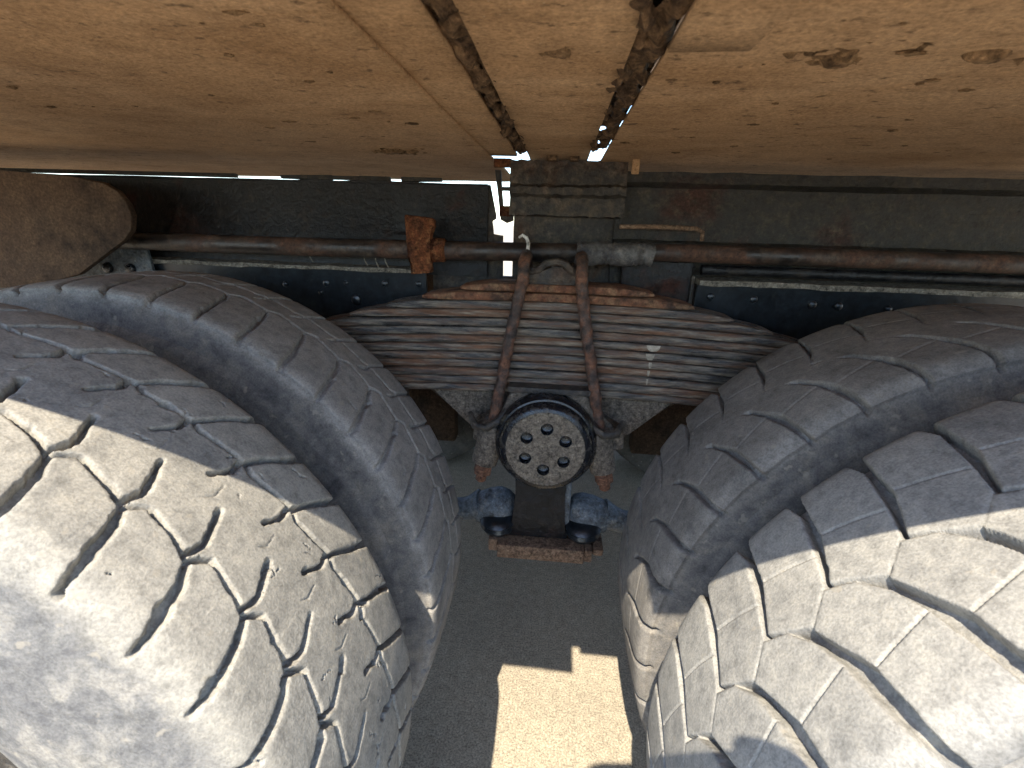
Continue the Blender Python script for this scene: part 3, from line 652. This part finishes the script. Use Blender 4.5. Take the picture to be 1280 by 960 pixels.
# --- saddle, trunnion cap and lower bracket
sd_ = prism('saddle', [(-.078, .828), (.074, .830), (.090, .790), (.108, .752), (.100, .690), (-.105, .690), (-.112, .752), (-.093, .790)], .020, .125, M['saddle'], truck, .010, 3)
sd_['label'] = 'gritty cast saddle block under the spring'; roughen(sd_, .002, 60)
box('saddle_top', -.082, .078, .016, .128, .830, .842, M['black2'], truck, .003)
for s, xb, xt in ((-1, -.128, -.098), (1, .116, .088)):
    # boss that the bolt leg passes through
    d = Vector((xt - xb, 0, .11)).normalized(); b0 = Vector((xb, .028, .672))
    lathe('bolt_boss', [(0, .012), (0, .0265), (.030, .0275), (.075, .0285), (.088, .026), (.092, .014)], b0, d, M['saddle'], truck, 28)
    prism('saddle_ear', [(s * .07, .83), (s * .10, .78), (s * .150, .755), (s * .155, .715), (s * .09, .70), (s * .06, .76)], .035, .115, M['saddle'], truck, .008, 3)
    tube('boss_collar', [(xb + s * .030 + (0 if s < 0 else 0), .030, .776), (xb + s * .016, .002, .762), (xb - s * .008, -.002, .760), (xb - s * .030, .008, .772), (xb - s * .044, .020, .792)], [.006, .008, .008, .008, .006], M['black2'], truck, 10)
    w_ = prism('saddle_wing', [(s * .06, .822), (s * .262, .812), (s * .17, .745), (s * .12, .690), (s * .06, .69)], .075, .125, M['saddle'], truck, .006); roughen(w_, .002, 30)
box('cross_beam', -.95, -.42, 1.10, 1.18, .20, 1.00, M['darkbeam'], truck, .01)
box('cross_beam', .36, .95, 1.10, 1.18, .20, 1.00, M['darkbeam'], truck, .01)
box('saddle', -.30, .26, 1.12, 1.20, .34, .86, M['black2'], truck, .02)  # plain block at the far saddle's place, added to block far-side light
box('light_blocker', -3.2, 3.2, 1.92, 1.95, .05, .86, M['black2'], truck, .01)  # board added on the far side to darken the ground under the truck
tube('trunnion_tube', [(0, .10, .735), (0, 1.1, .735)], .075, M['black2'], truck, 28)
CX, CZ = -.003, .735
cap = lathe('trunnion_cap', [(.045, .02), (.045, .099), (.004, .0995), (-.004, .0985), (-.010, .094), (-.011, .0905), (-.016, .0895), (-.026, .0865), (-.0295, .082), (-.0300, .074), (-.0295, .02)], (CX, 0, CZ), (0, 1, 0), M['caprim'], truck, 72)
cap['label'] = 'round greasy trunnion cap with six bolt holes'
# gritty face with six real holes
bm = bmesh.new(); hr, hc = .0118, .0425
N1 = 72
ring = []
def face_plate():
    """disc with holes from a polar grid: cells inside a hole are dropped and its rim snapped"""
    holes = [(CX + hc * math.cos(math.radians(88 + 60 * k)), CZ + hc * math.sin(math.radians(88 + 60 * k))) for k in range(6)]
    n = 120; rad = .0755; xs = np.linspace(-rad, rad, n)
    V = {}; verts = []
    keep = []
    def vid(i, j):
        if (i, j) in V: return V[(i, j)]
        x, z = CX + xs[i], CZ + xs[j]
        dx, dz = x - CX, z - CZ; r = math.hypot(dx, dz)
        if r > rad - .0012: x, z = CX + dx / r * rad, CZ + dz / r * rad
        for hx, hz in holes:
            q = math.hypot(x - hx, z - hz)
            if q < hr + .0010: x, z = hx + (x - hx) / (q + 1e-9) * hr, hz + (z - hz) / (q + 1e-9) * hr
        V[(i, j)] = len(verts); verts.append((x, -.0315 - .0012 * float(fbm(np.array([x * 130.]), np.array([z * 130.]), 5, 3)[0]), z)); return V[(i, j)]
    fs = []
    for i in range(n - 1):
        for j in range(n - 1):
            cx, cz = CX + (xs[i] + xs[i + 1]) / 2, CZ + (xs[j] + xs[j + 1]) / 2
            if math.hypot(cx - CX, cz - CZ) > rad - .0006: continue
            if any(math.hypot(cx - hx, cz - hz) < hr for hx, hz in holes): continue
            fs.append((vid(i, j), vid(i, j + 1), vid(i + 1, j + 1), vid(i + 1, j))[::-1])
    o = from_np('cap_face', verts, np.array(fs), M['capface'], cap)
    for hx, hz in holes:
        lathe('bolt_hole', [(-.0318, hr), (-.0312, hr + .0008), (-.014, hr), (-.0125, hr * .8), (-.0122, 0)], (hx, 0, hz), (0, 1, 0), M['caprim'], cap, 24, False)
    return o
cap.data.clear_geometry()
# rim ring only (open front so the holes have depth)
tmp = lathe('cap_rim', [(.045, .02), (.045, .099), (.004, .0995), (-.004, .0985), (-.010, .094), (-.011, .0905), (-.016, .0895), (-.026, .0865), (-.0300, .082), (-.0312, .0755), (-.012, .0752), (-.0118, .001)], (CX, 0, CZ), (0, 1, 0), M['caprim'], None, 72)
old = cap.data; cap.data = tmp.data; bpy.data.objects.remove(tmp); bpy.data.meshes.remove(old)
face_plate()
# column and foot plate
colm = prism('bracket_column', [(-.066, .66), (.046, .66), (.045, .58), (.048, .52), (.056, .476), (-.078, .474), (-.068, .52), (-.063, .58)], .060, .135, M['black'], truck, .004)
box('column_flange', .0445, .058, .070, .140, .478, .65, M['bluegrey'], truck, .003)
fp = empty('foot_plate', (0, .1, .45), truck); fp['label'] = 'rust-coloured foot plate under the trunnion'
def fpbox(n, *a, **k):
    o = box(n, *a, **k); o.data.transform(Matrix.Translation((0, -.1, -.45))); o.parent = fp; roughen(o, .002, 70); return o
fpbox('plate', -.098, .094, .030, .150, .436, .470, M['plate'], bevel=.003)
fpbox('plate_end', -.118, -.0985, .040, .150, .444, .474, M['plate'], bevel=.004)
fpbox('plate_end', .0945, .112, .038, .150, .436, .466, M['plate'], bevel=.004)
fpbox('plate_end', .1125, .138, .050, .120, .446, .462, M['plate'], bevel=.006)
for s in (-1, 1):
    x0 = -.006 + s * .108
    jt = lathe('ball_joint', [(-.052, .0), (-.050, .019), (-.042, .033), (-.026, .042), (0, .044), (.026, .040), (.045, .030), (.052, .0)], (x0, .105, .518), (s * .93, 0, -.25), M['bluegrey'], truck, 36); roughen(jt, .003, 40)
    jt['label'] = 'blue-grey ball joint on the ' + ('worn tyre' if s < 0 else 'block-tread tyre') + ' side'
    lathe('joint_boot', [(0, .022), (.004, .036), (.012, .040), (.020, .036), (.026, .041), (.034, .034), (.040, .02)], (x0 - s * .012, .080, .480), (0, -.15, 1), M['blue'], truck, 28)
    lathe('joint_pin', [(-.02, .012), (-.02, .019), (.012, .018), (.02, .012)], (x0 - s * .012, .078, .480), (0, -.1, 1), M['bluegrey'], truck, 16)
    tr = tube('torque_rod', [(x0 + s * .03, .105, .520), (x0 + s * .055, .105, .511), (x0 + s * .075, .105, .505), (x0 + s * .11, .107, .502), (x0 + s * .3, .11, .50), (x0 + s * .5, .11, .50)], [.036, .028, .026, .024, .023, .023], M['bluegrey'], truck, 20); roughen(tr, .002, 50)

# --- guard and grey plate above the worn inner tyre
gd = prism('mudguard', [(-2.2, 1.215), (-1.086, 1.212), (-.93, 1.203), (-.872, 1.194), (-.845, 1.180), (-.829, 1.158), (-.824, 1.135), (-.832, 1.108), (-.852, 1.088), (-.967, 1.018), (-1.10, .985), (-2.2, .96)], .045, .060, M['guard'], truck, .004)
gd['label'] = 'dull brown rounded guard panel behind the worn tyres'
gp = prism('bolt_plate', [(-1.12, 1.075), (-.90, 1.072), (-.885, .94), (-1.12, .94)], .150, .158, M['bluegrey'], truck, .002)
for x in (-1.0, -.945): rivet(x, .150, 1.022, .012, gp, M['caprim'])
for X in (-.7, .7):
    box('spring_seat', X - .06, X + .06, .045, .135, .575, .775, M['black2'], truck, .008)

# --- the photographer, stooping outside the frame: only the shadow of the hands and phone falls into view
def plain(name, c, r=.8):
    m, t, N, L, P = new_mat(name); co = coords(N, L); n = tex(N, L, co, scale=60, detail=6)
    L.new(ramp(N, L, n, [(.3, tuple(v * .75 for v in c)), (.7, tuple(v * 1.15 for v in c))]), P.inputs['Base Color']); P.inputs['Roughness'].default_value = r; return m
def person():
    J = {'pelvis': ((-.05, -1.92, .86), .15), 'waist': ((-.04, -1.80, 1.03), .14), 'chest': ((-.02, -1.62, 1.21), .155), 'neckb': ((-.01, -1.49, 1.33), .075), 'neck': ((0, -1.44, 1.37), .058),
         'head': ((0, -1.385, 1.43), .095), 'crown': ((0, -1.36, 1.52), .085),
         'hipL': ((-.16, -1.92, .82), .105), 'kneeL': ((-.20, -1.72, .47), .065), 'ankL': ((-.20, -1.84, .09), .048), 'toeL': ((-.21, -1.66, .035), .038),
         'hipR': ((.06, -1.92, .82), .105), 'kneeR': ((.10, -1.70, .47), .065), 'ankR': ((.10, -1.82, .09), .048), 'toeR': ((.11, -1.64, .035), .038),
         'shL': ((-.20, -1.53, 1.25), .065), 'elL': ((-.25, -1.27, 1.08), .047), 'wrL': ((-.09, -1.02, 1.14), .029), 'paL': ((-.055, -.955, 1.148), .033),
         'shR': ((.19, -1.53, 1.25), .065), 'elR': ((.30, -1.27, 1.08), .047), 'wrR': ((.185, -1.00, 1.15), .029), 'paR': ((.150, -.945, 1.172), .034)}
    E_ = [('pelvis', 'waist'), ('waist', 'chest'), ('chest', 'neckb'), ('neckb', 'neck'), ('neck', 'head'), ('head', 'crown'), ('pelvis', 'hipL'), ('hipL', 'kneeL'), ('kneeL', 'ankL'), ('ankL', 'toeL'),
          ('pelvis', 'hipR'), ('hipR', 'kneeR'), ('kneeR', 'ankR'), ('ankR', 'toeR'), ('chest', 'shL'), ('shL', 'elL'), ('elL', 'wrL'), ('wrL', 'paL'), ('chest', 'shR'), ('shR', 'elR'), ('elR', 'wrR'), ('wrR', 'paR')]
    # fingers close round the two ends of the phone: thumb in front of the screen, index along the top edge
    fing = {'R': ('paR', [[(.138, -.922, 1.212), (.128, -.905, 1.233), (.106, -.897, 1.230)], [(.146, -.912, 1.199), (.138, -.888, 1.202), (.115, -.884, 1.200)], [(.149, -.912, 1.179), (.138, -.888, 1.180), (.116, -.884, 1.178)],
                          [(.150, -.915, 1.158), (.138, -.889, 1.158), (.119, -.884, 1.156)], [(.135, -.945, 1.142), (.118, -.928, 1.144), (.106, -.914, 1.156)]]),
            'L': ('paL', [[(-.045, -.930, 1.170), (-.038, -.908, 1.185), (-.026, -.903, 1.198)], [(-.055, -.925, 1.162), (-.050, -.902, 1.165), (-.030, -.892, 1.170)], [(-.055, -.925, 1.145), (-.050, -.900, 1.144), (-.034, -.890, 1.142)],
                           [(-.053, -.927, 1.128), (-.047, -.902, 1.125), (-.032, -.891, 1.124)], [(-.045, -.945, 1.118), (-.025, -.930, 1.120), (-.010, -.914, 1.132)]])}
    for sd2, (root, chains) in fing.items():
        for k, ch in enumerate(chains):
            prev = root
            for i, p_ in enumerate(ch): J[f'f{sd2}{k}{i}'] = (p_, (.0105, .0095, .0078)[i]); E_.append((prev, f'f{sd2}{k}{i}')); prev = f'f{sd2}{k}{i}'
    keys = list(J); me = bpy.data.meshes.new('person'); me.from_pydata([J[k][0] for k in keys], [(keys.index(a), keys.index(b)) for a, b in E_], [])
    o = bpy.data.objects.new('person', me); col.objects.link(o)
    sk = o.modifiers.new('skin', 'SKIN'); sk.use_smooth_shade = True
    for k, v in zip(keys, me.skin_vertices[0].data): v.radius = (J[k][1], J[k][1]); v.use_root = (k == 'pelvis')
    o.modifiers.new('sub', 'SUBSURF').levels = 1
    dg = bpy.context.evaluated_depsgraph_get(); m2 = bpy.data.meshes.new_from_object(o.evaluated_get(dg)); o.modifiers.clear(); o.data = m2; m2.materials.clear()
    for mt in (plain('shirt_cloth', (.12, .14, .18)), plain('skin', (.45, .28, .2), .6), plain('trouser_cloth', (.05, .055, .07)), plain('shoe_leather', (.03, .025, .02), .6)): m2.materials.append(mt)
    for p_ in m2.polygons:
        c = p_.center; p_.use_smooth = True
        p_.material_index = 3 if c.z < .10 else 2 if c.z < .92 and c.y < -1.5 else 1 if (c.y > -1.03 or (c.z > 1.355 and abs(c.x) < .13)) else 0
    o['label'] = 'person in dark shirt stooping beside the wheels, holding a phone in both hands'; o['category'] = 'person'
    bm = bmesh.new(); bmesh.ops.create_uvsphere(bm, u_segments=24, v_segments=14, radius=1)
    for v in bm.verts: v.co = Vector((v.co.x * .092, v.co.y * .105, v.co.z * .085))
    hr_ = from_bm('hair', bm, plain('dark_hair', (.03, .02, .015)), o); hr_.location = (0, -1.40, 1.51)
    ph = box('phone', -.075, .075, -.0042, .0042, -.0365, .0365, plain('phone_glass', (.02, .02, .022), .2), None, .003)
    ph.matrix_world = Matrix.Translation((.052, -.9015, 1.162)) @ Matrix.Rotation(YAW, 4, 'Z') @ Matrix.Rotation(-PITCH, 4, 'X') @ Matrix.Rotation(-ROLL, 4, 'Y')
    ph['label'] = 'black phone held sideways in both hands'; ph['category'] = 'phone'
person()
